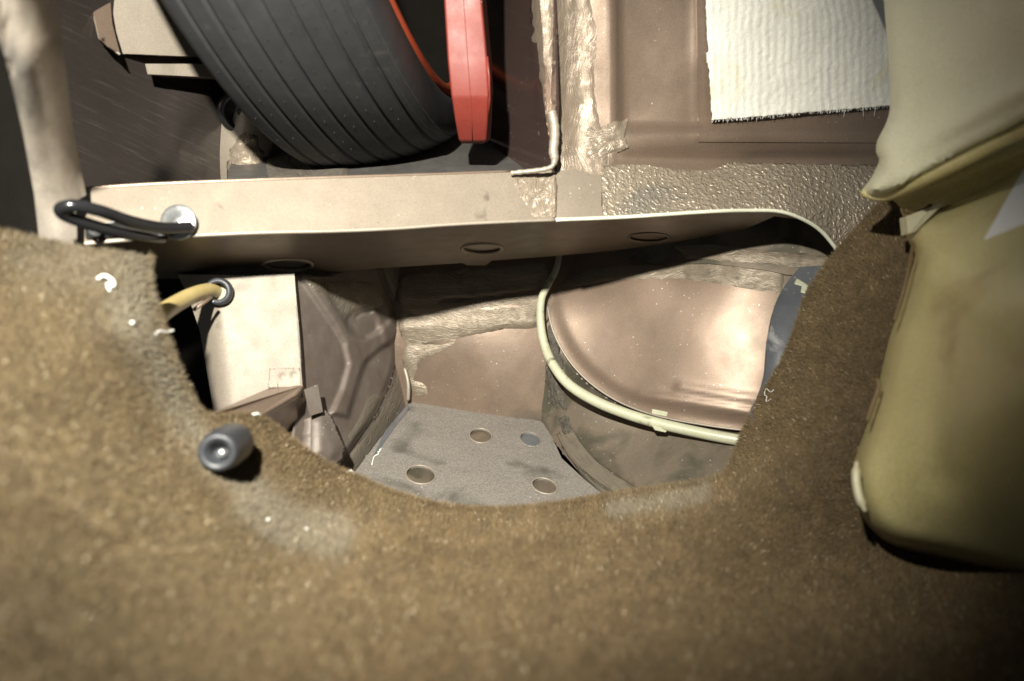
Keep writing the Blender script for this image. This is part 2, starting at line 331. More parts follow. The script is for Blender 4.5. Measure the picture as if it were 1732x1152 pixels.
# textured ledge
panel('textured_ledge', ledgeF, [(1018, 280), (1180, 274), (1330, 276), (1480, 280), (1540, 300), (1540, 460), (1424, 434)] + ledge_edge[::-1][1:-1] + [(1020, 369)], M['stone'], body, 4, .0015,
      disp=lambda x, y: .0020 * np.maximum(0, fbm(x * .11, y * .14, 31, 3)) * sstep(276, 305, y) * (.35 + 1.1 * vnoise(x * .02, y * .03, 66)) + .0036, label='goosebump textured ledge above the well')
panel('smooth_ledge', ledgeF, [(936, 282), (1030, 282), (1030, 369), (940, 372)], M['beam'], body, 8, .0015, disp=lambda x, y: .0010 * fbm(x * .03, y * .03, 3))
# swirled sealer and weld bead at the corner
panel('sealer_swirl', beamF, [(850, 294), (880, 290), (935, 286), (943, 310), (944, 366), (925, 371), (895, 368), (878, 340), (862, 312)], M['seal_s'], body, 3, .0008, rough=3, seed=4,
      disp=lambda x, y: .0010 + .0045 * fbm((x + y * .4) * .10, (y - x * .5) * .03, 7, 3) + .0045 * np.exp(-((x - 938) / 4.) ** 2))
bead = [(862, 293), (880, 291), (900, 289), (920, 286), (932, 281), (936, 270), (934, 255), (936, 235), (936, 215), (933, 198), (930, 186)]
bp = spline(bead, 8); tube('weld_bead', [P(x + 2, y, .655 - .004) for x, y in bp], [.0020 + .0002 * math.sin(i * 1.1) + .0003 * random.random() + .0021 * min(1, max(0, (i - 34) / 10)) * min(1, (len(bp) - 1 - i) / 4) for i in range(len(bp))], M['pale'], body, 12)
# --- spare wheel recess
glF = surf([(100, 310, .58), (95, 0, .56), (385, 300, .76), (385, 0, .74), (60, 0, .54), (240, 150, .665)])
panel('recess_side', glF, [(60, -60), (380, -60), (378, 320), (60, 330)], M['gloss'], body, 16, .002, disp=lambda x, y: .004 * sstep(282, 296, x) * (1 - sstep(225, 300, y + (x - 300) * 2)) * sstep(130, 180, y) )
colF = surf([(366, 150, .775), (366, 310, .76), (412, 150, .735), (412, 310, .72), (470, 150, .79), (470, 310, .77)])
panel('recess_corner_post', colF, [(362, -20), (470, -20), (458, 312), (366, 312)], M['pale'], body, 5, .002)
panel('smeared_sealer', colF, [(398, 232), (412, 224), (440, 230), (448, 262), (452, 305), (384, 306), (384, 262)], M['seal_s'], body, 3, .001, disp=lambda x, y: .0016 + .007 * fbm(x * .05, y * .09, 41), rough=3)
rfF = surf([(440, 310, .665), (900, 300, .70), (450, 235, .84), (850, 225, .86)])
panel('recess_floor', rfF, [(380, 320), (940, 305), (940, 285), (860, 200), (440, 200), (400, 240)], M['recess'], body, 6, .002, disp=lambda x, y: .008 * fbm(x * .02, y * .04, 51) + .004 * np.exp(-((y - 262) / 6) ** 2) * (x < 560))
panel('smeared_sealer', rfF, [(452, 250), (500, 238), (545, 262), (590, 282), (585, 306), (452, 309)], M['seal_dark'], body, 3, .001, disp=lambda x, y: .004 + .014 * fbm(x * .03, y * .07, 61), rough=4)
rwF = surf([(935, 290, .665), (925, 0, .645), (820, 0, .80), (820, 285, .83), (870, 150, .74)])
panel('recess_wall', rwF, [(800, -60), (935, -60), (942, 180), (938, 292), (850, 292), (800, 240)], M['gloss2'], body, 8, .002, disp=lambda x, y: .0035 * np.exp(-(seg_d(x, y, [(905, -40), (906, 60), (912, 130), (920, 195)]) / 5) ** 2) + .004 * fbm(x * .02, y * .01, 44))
panel('sealer_edge', rwF, [(897, -40), (925, -40), (926, 80), (930, 140), (934, 195), (926, 220), (918, 190), (908, 130), (898, 70)], M['seal_v'], body, 3, .001, disp=lambda x, y: .003 + .004 * fbm(x * .1, y * .03, 71), rough=3)
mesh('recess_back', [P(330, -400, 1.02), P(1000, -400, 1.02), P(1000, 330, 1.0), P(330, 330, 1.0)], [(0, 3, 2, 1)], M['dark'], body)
# angle brackets in the recess
def extr(name, pts, Y, dep, m, parent, bev=.0008):
    """solid folded bracket: outline at its own depth, carried straight back"""
    n = len(pts); Ys = Y if hasattr(Y, '__len__') else [Y] * n
    A = [P(x, y, yy) for (x, y), yy in zip(pts, Ys)]; D = Vector(dep) if hasattr(dep, '__len__') else Vector((0, dep, 0))
    V = A + [a + D for a in A]; Fc = [tuple(range(n)), tuple(range(n, 2 * n))[::-1]] + [(i, i + n, (i + 1) % n + n, (i + 1) % n) for i in range(n)]
    o = mesh(name, V, Fc, m, parent, False); 
    if bev: b = o.modifiers.new('rounding', 'BEVEL'); b.width = bev; b.segments = 2
    return o
brF = surf([(183, 0, .615), (400, 0, .70), (322, 96, .68)])
br = extr('recess_bracket', [(183, -30), (400, -30), (400, 97), (322, 96), (203, 91)], [float(brF(*q)) for q in ((183, -30), (400, -30), (400, 97), (322, 96), (203, 91))], (-.004, .035, .012), M['brown'], body, .0006); br['label'] = 'wide folded bracket plate behind the tyre'
panel('bracket_face', brF, [(183, -30), (400, -30), (400, 96), (322, 95.5), (203, 90.5)], M['pale'], br, 12, .0006, lift=.0012)
panel('bracket_side', surf([(152, -30, .601), (203, 92, .613), (190, 0, .616)]), [(152, -30), (158, 20), (168, 64), (182, 78), (203, 91), (190, 40), (184, -30)], M['brown'], br, 8, .0006)  # browner than the plate: the shade on this side is painted in
tube('bracket_rim', [P(x, y, z) for x, y, z in [(152, -30, .60), (158, 20, .60), (168, 64, .605), (182, 78, .612), (203, 92, .612)]], .0009, M['pale'], br, 6)
bbF = surf([(246, 108, .648), (400, 108, .715), (352, 131, .695)])
bb = extr('recess_bracket', [(246, 108), (400, 108), (400, 134), (352, 131), (250, 126)], [float(bbF(*q)) for q in ((246, 108), (400, 108), (400, 134), (352, 131), (250, 126))], (-.004, .035, .010), M['brown'], body, .0008); bb['label'] = 'narrow folded bracket plate below the wide one'
panel('bracket_face', bbF, [(246, 108), (400, 108), (400, 134), (352, 130.5), (250, 125.5)], M['pale'], bb, 12, .0006, lift=.0012)
# --- left pillar
plF = surf([(-40, 100, .40), (60, 100, .415), (120, 100, .45), (0, 400, .50), (95, 400, .515), (140, 400, .53), (60, -60, .38), (120, -60, .42), (100, 300, .505), (150, 300, .545)])
panel('pillar', plF, [(-20, -80), (95, -80), (100, 30), (112, 120), (122, 210), (140, 300), (146, 330), (128, 340), (132, 440), (70, 440), (58, 330), (38, 220), (10, 100), (-20, 20)], M['pillar'], body, 9, .004,
      disp=lambda x, y: .012 * np.sqrt(np.clip(1 - ((x - (62 + .13 * y)) / 55) ** 2, 0, 1)) + .002 * fbm(x * .03, y * .02, 81))
mesh('door_gap', [P(-250, -100, .62), P(20, -100, .62), P(100, 330, .60), P(118, 470, .60), P(-250, 470, .62)], [(0, 4, 3, 2, 1)], M['dark'], body)  # near-black sheet standing in for the shade in the gap
# --- the well
bwF = surf([(690, 500, .850), (920, 500, .858), (680, 690, .868), (920, 715, .858), (690, 400, .86), (920, 400, .87), (1100, 400, .90), (500, 400, .82), (800, 560, .848)])
panel('well_back_wall', bwF, [(480, 395), (1300, 350), (1300, 470), (980, 470), (935, 520), (945, 730), (915, 722), (670, 690), (660, 520), (500, 500)], M['paint'], body, 9, .002, disp=lambda x, y: .001 * fbm(x * .02, y * .02, 91))
panel('sealer_band', bwF, [(672, 462), (700, 455), (925, 440), (935, 520), (925, 545), (900, 560), (850, 556), (800, 572), (760, 590), (735, 604), (712, 612), (700, 640), (722, 648), (730, 672), (700, 672), (684, 650), (676, 560)], M['seal_h'], body, 4, .001, rough=5, seed=2,
      disp=lambda x, y: .0014 + .003 * fbm(x * .012, y * .05, 95) + .0028 * np.exp(-((y - 548 + .06 * (x - 800)) / 11) ** 2) - .0018 * np.exp(-((y - 575 + .08 * (x - 800)) / 8) ** 2) - .0016 * np.exp(-(seg_d(x, y, [(690, 470), (692, 528), (700, 534), (760, 528), (925, 512)]) / 2.0) ** 2) - .003 * np.exp(-(seg_d(x, y, [(745, 508), (820, 503), (905, 492)]) / 2.2) ** 2),
      label='brushed sealer across the top of the back wall')
flF = surf([(690, 680, .866), (915, 715, .852), (800, 850, .690)])
pc = [(813, 737, 18.5, 11.5, .12), (897, 743, 17.5, 11, .28), (711.5, 803, 24.5, 15, .12), (921, 822, 21.5, 12, .28)]
floor = panel('floor_panel', flF, [(700, 672), (917, 713), (935, 742), (950, 775), (990, 812), (1030, 845), (1060, 930), (520, 930), (590, 812), (640, 745), (680, 700)], M['floor'], body, 8, .003,
      disp=lambda x, y: .0015 * fbm(x * .01, y * .02, 97), holes=[ell(a, b, c, d, 32, r) for a, b, c, d, r in pc], label='grainy grey floor of the well with four round holes')
for i, (a, b, c, d, r) in enumerate(pc):
    panel('plug', flF, ell(a, b, c * .99, d * .99, 32, r), M['blueplug'] if i == 1 else M['paint_dusty'], floor, 5, .001, lift=-.004, disp=lambda x, y, a=a, b=b, c=c, d=d: .002 * np.clip(1 - ((x - a) / c) ** 2 - ((y - b) / d) ** 2, 0, 1) ,
          label='blue grey plug in the floor hole' if i == 1 else None)
    R = [P(x, y, float(flF(x, y)) - .0003) for x, y in ell(a, b, c + .6, d + .6, 36, r)]; tube('hole_rim', R + [R[0]], .0009, M['pale'] if i != 1 else M['floor'], floor, 6, caps=False)
# left side of the well
swF = surf([(505, 470, .692), (512, 700, .674), (688, 470, .868), (690, 690, .872), (600, 800, .745), (530, 800, .69), (670, 580, .862)])
panel('well_side', swF, [(470, 468), (560, 466), (600, 440), (700, 440), (690, 560), (694, 690), (640, 760), (600, 830), (560, 860), (470, 860)], M['stamp'], body, 9, .002, disp=lambda x, y: .001 * fbm(x * .03, y * .03, 98))
arcp = spline([(648, 455), (662, 505), (673, 560), (674, 590), (668, 625), (655, 665), (632, 708), (605, 748), (585, 776)], 6)
panel('flange_sealer', swF, [(640, 445), (672, 445), (686, 500), (690, 560), (694, 620), (692, 672), (660, 730), (622, 782), (596, 812), (575, 790)] + arcp[::-1], M['seal_d'], body, 4, .001, rough=2, seed=7,
      disp=lambda x, y: .0012 + .003 * fbm(x * .08, y * .014, 99) - .005 * np.exp(-(seg_d(x, y, [(670, 510), (668, 540), (676, 585), (672, 620)]) / 4) ** 2) + .003 * np.exp(-(seg_d(x, y, [(680, 555), (684, 580), (676, 600)]) / 3) ** 2))
disc = [(500, 467), (560, 467), (600, 450)] + arcp + [(570, 792), (530, 800), (496, 790)]
ribL = [(500, 455), (530, 500), (565, 550), (582, 580), (590, 615), (578, 660), (560, 700)]
ribR = [(700, 540), (665, 575), (640, 592), (618, 612), (607, 640), (596, 680), (588, 705)]
def disc_d(x, y):
    e = seg_d(x, y, arcp); h = .010 * sstep(0, 12, e)
    # raised Y: plateau between the two rib lines
    poly = ribL + ribR[::-1] + [(690, 505), (660, 540), (640, 562), (618, 573), (597, 565), (580, 540), (560, 510), (535, 455)]
    dd = seg_d(x, y, poly + [poly[0]]); s = np.where(inside(x, y, poly), dd, -dd)
    h = h + .0095 * sstep(-6, 6, s)
    dc = np.hypot((x - 612) / 27, (y - 548) / 27)
    h = h - .004 * (1 - sstep(.85, 1.1, dc)) + .0045 * np.exp(-(seg_d(x, y, [(633, 530), (645, 545), (655, 580)]) / 6) ** 2)
    h = h + .0022 * fbm(x * .018, y * .018, 101) - .003 * np.exp(-(seg_d(x, y, [(603, 536), (612, 530), (628, 526)]) / 3) ** 2)
    return h
panel('stamped_disc', swF, disc, M['stamp'], body, 3, .004, disp=disc_d, label='dark stamped round panel with a raised Y shaped rib')
panel('sealer_strokes', swF, [(508, 462), (545, 470), (600, 470), (640, 475), (655, 515), (640, 528), (615, 524), (600, 540), (575, 535), (548, 505), (530, 500)], M['seal_d'], body, 4, .001, rough=5, seed=11, disp=lambda x, y: disc_d(x, y) + .0011 + .0012 * fbm(x * .05, y * .05, 77))
panel('sealer_strokes', swF, [(655, 640), (664, 650), (640, 700), (605, 745), (590, 760), (585, 738), (602, 712), (618, 672), (632, 662), (642, 664)], M['seal_d'], body, 3, .001, rough=2, seed=12, disp=lambda x, y: disc_d(x, y) + .0013 + .002 * fbm((x + y) * .07, (x - y) * .01, 78))
bossF = surf([(524, 700, .662), (524, 785, .650), (585, 740, .695)])
lump = lambda x, y: .008 * sstep(0, 22, seg_d(x, y, lo_ + [lo_[0]])) + .002 * fbm(x * .04, y * .04, 13)
lo_ = [(524, 706), (545, 690), (562, 704), (574, 735), (584, 756), (580, 776), (562, 790), (524, 775)]
panel('rounded_boss', bossF, lo_, M['stamp'], body, 4, .02, disp=lump, label='rounded boss at the foot of the stamped panel')
# flange curl where disc, back wall and floor meet, and the blue tinted strip of floor beside it
panel('bare_strip', flF, [(690, 684), (693, 690), (668, 722), (640, 762), (632, 770), (652, 728)], M['blueplug'], body, 6, .001, lift=.002)
tube('curled_edge', [P(x, y, z) for x, y, z in spline([(684, 622, .852), (689, 640, .850), (691, 658, .850), (690, 678, .853)], 5)], [.001] + [.0022] * 14 + [.001], M['pale'], body, 8)
# pale box and the channel below it
bxF = surf([(370, 470, .645), (505, 470, .665), (512, 650, .655)])
box = panel('pale_box', bxF, [(300, 464), (420, 466), (498, 463), (499, 480), (506, 560), (512, 650), (512, 672), (440, 690), (380, 712), (362, 700), (352, 640), (338, 560), (318, 500)], M['box'], body, 10, .02, bevel=.0012, disp=lambda x, y: .0008 * fbm(x * .02, y * .02, 105) - .022 * (1 - sstep(322, 384, x - .12 * (y - 500))) ** 2, label='pale flat box face catching the flash')
panel('box_side', surf([(498, 470, .664), (512, 650, .654), (530, 560, .78)]), [(498, 466), (512, 660), (518, 660), (505, 466)], M['stamp'], body, 12, .001)
tab = panel('spot_welded_tab', bxF, [(455, 624), (507, 622), (511, 655), (454, 656)], M['box'], box, 3, .0012, lift=.0012, disp=lambda x, y: -.0013 * (np.exp(-(np.hypot(x - 478, y - 637) / 5) ** 2) + np.exp(-(np.hypot(x - 497, y - 634) / 5) ** 2)))
tube('bright_fold', [P(455, 655, .652), P(512, 654, .652)], .0012, M['beam'], box, 8)
ch = extr('channel_rail', [(455, 656), (512, 652), (500, 668), (430, 708), (340, 712), (345, 705)], [.650, .652, .625, .56, .52, .52], (0, .004, -.004), M['brown'], body, .0006)
ch['label'] = 'bronze channel rail running from the pale box under the carpet'
wt = [P(512, 653, .652), P(500, 668.5, .625), P(430, 708.5, .56), P(345, 713, .515)]; wb = [P(526, 702, .700), P(502, 738, .68), P(440, 785, .63), P(345, 800, .58)]
wv_ = [v + Vector((0, .0006, 0)) for v in wt + wb]
ob = mesh('channel_web', wv_ , [(k, k + 4, k + 5, k + 1) for k in range(3)], M['brown'], ch, False); sm = ob.modifiers.new('thickness', 'SOLIDIFY'); sm.thickness = .0012; sm.offset = 0
rtab = extr('riveted_tab', [(514, 659), (538, 650), (546, 697), (524, 704)], [.652, .665, .665, .652], (0, .0015, 0), M['stamp'], body, .0003); rtab['label'] = 'small dusty tab at the end of the channel rail'
# right of the well: lower inner arch, seam, arch dome
domeF = surf([(928, 520, .858), (960, 610, .842), (1050, 675, .812), (1150, 705, .775), (1265, 722, .748), (960, 450, .875), (1130, 430, .822), (1100, 450, .822), (1250, 450, .775), (1400, 450, .756), (1000, 560, .837), (1100, 560, .806), (1180, 560, .779), (1250, 560, .762), (1320, 560, .751), (1400, 580, .744), (1180, 670, .770), (1250, 680, .752), (1400, 690, .735)])
low = spline([(925, 512), (936, 560), (962, 608), (1000, 648), (1050, 680), (1110, 702), (1180, 716), (1265, 727), (1420, 738)], 6)
domeol = low + [(1500, 600), (1500, 420), (1440, 380), (1330, 400), (1130, 410), (960, 430), (930, 480)]
iaF = surf([(925, 520, .862), (918, 715, .852), (1000, 640, .82), (1050, 835, .74), (1240, 800, .70), (1265, 725, .735), (1100, 690, .79), (1150, 780, .735)])
def iaF2(x, y):
    x = np.asarray(x, float); y = np.asarray(y, float); d = seg_d(x, y, low); d = np.where(inside(x, y, domeol), d, -d)
    return iaF(x, y) + sstep(-20, -3, d) * np.maximum(0, domeF(x, y) + .010 - iaF(x, y))
panel('lower_arch_panel', iaF2, [(918, 470), (960, 470), (1000, 620), (1100, 660), (1300, 690), (1300, 860), (1060, 900), (1010, 835), (955, 770), (915, 716), (922, 600)], M['paint_dusty'], body, 8, .002, disp=lambda x, y: .002 * fbm(x * .012, y * .012, 111))
for pts, r in (([(944, 734), (962, 768), (985, 795), (1012, 818), (1060, 848)], .0020), ([(968, 724), (986, 752), (1012, 780), (1056, 810), (1100, 838)], .0011)):
    tube('seam_ridge', [P(x, y, float(iaF2(x, y)) - .0012) for x, y in spline(pts, 6)], r, M['paint_dusty'], body, 8)
def seam_d(x, y):
    return .0035 + .005 * np.exp(-(seg_d(x, y, [(922, 520), (930, 640), (944, 700), (960, 745), (1000, 795), (1055, 850)]) / 10) ** 2) + .004 * fbm(x * .10, y * .10, 113)
panel('grimy_seam', iaF, [(916, 500), (930, 500), (942, 560), (950, 620), (962, 660), (966, 700), (972, 732), (952, 742), (932, 712), (924, 660), (918, 600)], M['grit'], body, 3, .001, rough=5, seed=3, disp=lambda x, y: .001 + .006 * fbm(x * .09, y * .09, 113), label='crumbling black seam beside the back wall')
panel('ribbed_sealer', iaF, [(944, 728), (975, 726), (1000, 762), (1040, 800), (1090, 838), (1060, 860), (1015, 836), (975, 792), (950, 755)], M['seal_r'], body, 3, .001, rough=2, seed=5, disp=lambda x, y: .0015 + .003 * np.exp(-(seg_d(x, y, [(942, 735), (965, 775), (1000, 815), (1050, 860)]) / 5) ** 2) + .002 * fbm((x + y) * .01, (x - y) * .08, 117))
bead1 = [(960, 560), (1000, 610), (1060, 645), (1150, 655), (1250, 672), (1400, 690)]
bead2 = [(1000, 645), (1080, 668), (1160, 678), (1270, 697), (1400, 712)]
def dome_d(x, y):
    d = seg_d(x, y, low)
    h = .003 * sstep(8, 26, d) + .0020 * np.exp(-(seg_d(x, y, bead1[3:]) / 8) ** 2) * sstep(1060, 1150, x) + .0028 * np.exp(-(seg_d(x, y, bead2[1:]) / 7) ** 2) * sstep(1050, 1120, x)
    return h + .0012 * fbm(x * .01, y * .01, 121)
arch = panel('wheel_arch', domeF, low + [(1500, 600), (1500, 420), (1440, 380), (1330, 400), (1130, 410), (960, 430), (930, 480)], M['arch'], body, 6, .003, disp=dome_d, label='copper coloured wheel arch dome with two beads')
tube('arch_flange', [P(x, y + 1, float(domeF(x, y)) - .001) for x, y in low], .0012, M['pale'], arch, 8)
panel('arch_top_sheet', domeF, [(1060, 440), (1120, 400), (1330, 340), (1500, 340), (1500, 470), (1420, 470), (1330, 465), (1290, 456), (1200, 446), (1120, 446)], M['paint_dusty'], body, 6, .002, disp=lambda x, y: dome_d(x, y) + .003 + .0015 * fbm(x * .02, y * .02, 130), rough=1)
panel('arch_sealer', domeF, [(1000, 452), (1120, 438), (1240, 440), (1330, 452), (1330, 500), (1290, 498), (1220, 486), (1140, 474), (1060, 476), (990, 486), (940, 500), (930, 480)], M['seal_h'], body, 4, .001, rough=3, seed=9, disp=lambda x, y: dome_d(x, y) + .0012 + .002 * fbm(x * .006, y * .09, 131))
panel('arch_sealer', domeF, [(1130, 412), (1200, 410), (1300, 422), (1400, 432), (1420, 436), (1412, 462), (1360, 456), (1280, 448), (1160, 440)], M['seal_h'], body, 4, .001, rough=2, seed=10, disp=lambda x, y: dome_d(x, y) + .0045 + .0015 * fbm(x * .006, y * .09, 132))
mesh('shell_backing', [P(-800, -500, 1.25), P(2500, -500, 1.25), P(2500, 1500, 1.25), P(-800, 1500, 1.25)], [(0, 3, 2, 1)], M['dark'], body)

# ================================================================== SPARE WHEEL
bx, by, bz, phi, lean, R0, hw, Rr = -.1329, .691, .1745, .1554, -.2348, .2918, .0692, .2392
hd = Vector((-math.sin(phi), -math.cos(phi), 0)); ax = Vector((math.cos(phi), -math.sin(phi), 0)); up = Vector((0, 0, 1))
u = up * math.cos(lean) + ax * math.sin(lean); a2 = ax * math.cos(lean) - up * math.sin(lean)
Cw = Vector((bx, by, bz)) + R0 * u
MW = Matrix((a2, hd, u)).transposed().to_4x4(); MW.translation = Cw
wheel = thing('spare_wheel', 'upright spare wheel with black grooved tyre and orange red rim in its recess', 'wheel', Vector((bx, by, bz)))
prof = []
gro = [-.054, -.036, -.018, 0, .018, .036, .053]
for x in np.linspace(-.066, .066, 133):
    r = R0 - .010 * (abs(x) / .066) ** 2.6
    g = min(abs(x - q) for q in gro); r -= .0045 * (1 - min(1, max(0, (g - .0011) / .0008)))
    prof.append((x, r))
side = [(.070, R0 - .014), (.0735, R0 - .021), (.0755, R0 - .030), (.0765, R0 - .038), (.0755, R0 - .045), (.0735, Rr + .002)]
prof = [(-x, r) for x, r in side[::-1]] + prof + side
tyre = lathe('tyre', prof, M['rubber'], MW, wheel, 220)
# serrated dotted line round the shoulder and moulding nubs
V = []; Fc = []
def nub(c, n, t, r, h):
    b = len(V); s = n.cross(t)
    for k in range(5): an = k * 2 * math.pi / 5; V.append(c + (t * math.cos(an) + s * math.sin(an)) * r)
    V.append(c + n * h)
    for k in range(5): Fc.append((b + k, b + (k + 1) % 5, b + 5))
def tp(x, r, t): return MW @ Vector((x, r * math.sin(t), -r * math.cos(t))), (MW.to_3x3() @ Vector((0, math.sin(t), -math.cos(t)))).normalized()
for i in range(260):
    t = -.5 + i * .0085; c, n = tp(.0660, R0 - .0100, t); nub(c, n, a2, .0009, .0010)
    t += .004; c, n = tp(.0590, R0 - .0075, t); nub(c, n, a2, .0005, .0006)
for i in range(34):
    for q in (-.061, -.045, -.027, -.009, .009, .027, .045):
        if random.random() < .55: continue
        t = -.3 + i * .062 + (abs(q) * 40 % 1) * .03; c, n = tp(q, R0 - .010 * (abs(q) / .066) ** 2.6 - .0003, t); nub(c, n, a2, .0006, .0022)
o = mesh('moulding_nubs', V, Fc, M['rubber'], wheel, False); o['kind'] = 'stuff'
for q in (.0745, .072):
    pass
rim = lathe('rim', [(.0725, Rr + .004), (.0765, Rr + .002), (.0770, Rr - .003), (.0765, Rr - .0065), (.0735, Rr - .0085)], M['orange'], MW, wheel, 160)
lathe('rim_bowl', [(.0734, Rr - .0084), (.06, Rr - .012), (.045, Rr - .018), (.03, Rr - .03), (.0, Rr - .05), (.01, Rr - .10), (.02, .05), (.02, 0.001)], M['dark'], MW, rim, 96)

# ================================================================== RED TRIANGLE CASE
tri = thing('warning_triangle_case', 'red plastic warning triangle case standing beside the spare tyre', 'plastic case', P(800, 243, .66))
def loft(name, secs, m, parent=None, bev=0, smooth=False, caps=True):
    n = len(secs[0]); V = [v for s in secs for v in s]; Fc = []
    for i in range(len(secs) - 1):
        for k in range(n): k2 = (k + 1) % n; Fc.append((i * n + k, i * n + k2, (i + 1) * n + k2, (i + 1) * n + k))
    if caps: Fc += [tuple(range(n))[::-1], tuple((len(secs) - 1) * n + k for k in range(n))]
    o = mesh(name, V, Fc, m, parent, smooth)
    if bev: b = o.modifiers.new('rounding', 'BEVEL'); b.width = bev; b.segments = 4; b.limit_method = 'ANGLE'; b.angle_limit = .4
    return o
def tsec(y, xl, xr, Y, back=.05): return [P(xl, y, Y), P(xr, y, Y), P(xr + (866 - xr) * .03 + 6, y - 4, Y + back), P(xl + 4, y - 4, Y + back)]
case = loft('case_shell', [tsec(-120, 742, 812, .60), tsec(0, 751, 815, .615), tsec(100, 757, 824, .628), tsec(160, 763, 827, .635), tsec(168, 764.5, 826, .637), tsec(205, 770, 825, .652), tsec(238, 776, 823, .668), tsec(243, 781, 819, .675)], M['red'], tri, .0022)
case.data.shade_smooth()
tube('mould_line', [P(x, y, z - .0002) for x, y, z in [(776, -120, .600), (784, 0, .615), (791, 100, .628), (796, 164, .6355), (798, 205, .652), (799, 240, .668)]], .00035, M['red'], case, 6)
V2 = tsec(96, 822, 828, .626, .03); tube('case_rib', [P(823.5, 96, .628), P(827, 130, .632), P(827.5, 168, .640), P(824, 205, .655)], .0012, M['red'], case, 8)

# ================================================================== RUBBER BUFFER, HOOK
Mb = frame(P(408, 190, .74), P(408, 205, .70) - P(404, 176, .775))
buf = thing('rubber_buffer', 'round black rubber buffer with recessed screw below the tyre edge', 'rubber buffer', P(408, 200, .74))
lathe('buffer_body', [(-.03, .001), (-.03, .021), (-.004, .0225), (.001, .0215), (.003, .019), (.002, .0145), (-.004, .0125), (-.005, .001)], M['blackr'], Mb, buf, 40)
lathe('screw', [(-.005, .005), (.000, .0045), (.001, .003), (.001, .0005)], M['blackr'], Mb, buf, 6)
hook = thing('black_hook', 'black coated wire hook looped over the left end of the crossmember', 'hook', P(300, 380, .56))
hp = spline([(322, 384, .553), (275, 385, .532), (220, 374, .505), (170, 357, .482), (128, 348, .470), (104, 352, .468), (110, 364, .474), (150, 379, .487), (200, 393, .505), (250, 401, .53), (275, 403, .548)], 8)
tube('hook_rod', [P(*q) for q in hp], .0041, M['blackrod'], hook, 16)
Mh = frame(P(302, 376, .556), (0, -1, .05))
lathe('washer', [(0, .0138), (.001, .0135), (.0016, .011), (.0016, .005), (.003, .004), (.003, .0005)], M['steel'], Mh, hook, 32)
bs = extr('catch_plate', [(143, 378), (240, 372), (300, 394), (144, 404)], [.528, .54, .552, .532], (0, .004, 0), M['blackr'], hook, .0006)
lathe('catch_screw', [(0, .0046), (.002, .0042), (.0034, .0025), (.0038, .0003)], M['steel'], frame(P(161, 390, .526), (0, -1, 0)), hook, 20)

# ================================================================== HOSES, TUBE, FLAP, PAD
hose = thing('tan_hose', 'short yellowed hose poking out of a grommet in the pale box', 'hose', P(362, 495, .64))
hq = spline([(372, 495, .655), (352, 492, .632), (325, 500, .60), (296, 515, .565), (268, 534, .53), (215, 575, .49)], 6)
tube('hose_tube', [P(*q) for q in hq], .0066, M['tan'], hose, 20)
lathe('grommet', [(-.004, .0120), (.001, .0118), (.003, .0105), (.003, .0075), (-.004, .007)], M['greyr'], frame(P(369, 493, .637), (.1, -1, 0)), hose, 32)
tube('copper_clip', [P(x, y, z) for x, y, z in [(328, 524, .598), (345, 512, .607), (358, 503, .612)]], .0016, M['arch'], hose, 8)
tubeo = thing('cream_tube', 'long cream plastic tube curving down along the wheel arch flange', 'tube', P(1100, 712, .74))
tq = spline([(946, 430, .865), (941, 455, .858), (928, 480, .846), (916, 505, .838), (914, 540, .832), (920, 580, .824), (936, 618, .812), (964, 652, .798), (1010, 680, .782), (1060, 700, .768), (1110, 715, .754), (1170, 729, .738), (1230, 741, .723), (1300, 752, .71)], 8)
tube('tube_body', [P(*q) for q in tq], [.0034 + .0022 * min(1, i / 60) for i in range(len(tq))], M['cream'], tubeo, 20)
cl = extr('tube_clip', [(1104, 692), (1130, 697), (1128, 705), (1102, 700)], [.748] * 4, (0, .006, 0), M['cream'], tubeo, .0006)
extr('tube_clip', [(1102, 719), (1131, 726), (1126, 732), (1108, 728)], [.747] * 4, (0, .006, 0), M['cream'], tubeo, .0008)
flapF = surf([(1330, 455, .745), (1300, 560, .700), (1275, 690, .690), (1400, 460, .74), (1380, 600, .72), (1320, 720, .70)])
fl = panel('rubber_flap', flapF, spline([(1352, 452), (1334, 474), (1318, 500), (1306, 540), (1299, 590), (1294, 640), (1282, 676), (1273, 696), (1272, 730)], 4) + [(1320, 760), (1450, 600), (1470, 440), (1400, 448)], M['flap'], None, 7, .004, disp=lambda x, y: .004 * fbm(x * .012, y * .012, 140) + .012 * sstep(0, 46, seg_d(x, y, [(1352, 452), (1334, 474), (1318, 500), (1306, 540), (1299, 590), (1294, 640), (1282, 676), (1273, 700)])), lift=.002)
tag(fl, 'blue grey rubber flap between the copper wheel arch and the carpet', 'rubber flap')
fs = panel('glue_smear', flapF, [(1347, 470), (1354, 474), (1366, 482), (1362, 496), (1354, 494), (1356, 484), (1344, 480)], M['cream'], fl, 3, .0004, lift=.0026, disp=lambda x, y: .004 * fbm(x * .012, y * .012, 140) + .012 * sstep(0, 46, seg_d(x, y, [(1352, 452), (1334, 474), (1318, 500), (1306, 540), (1299, 590), (1294, 640), (1282, 676), (1273, 700)])), rough=2)
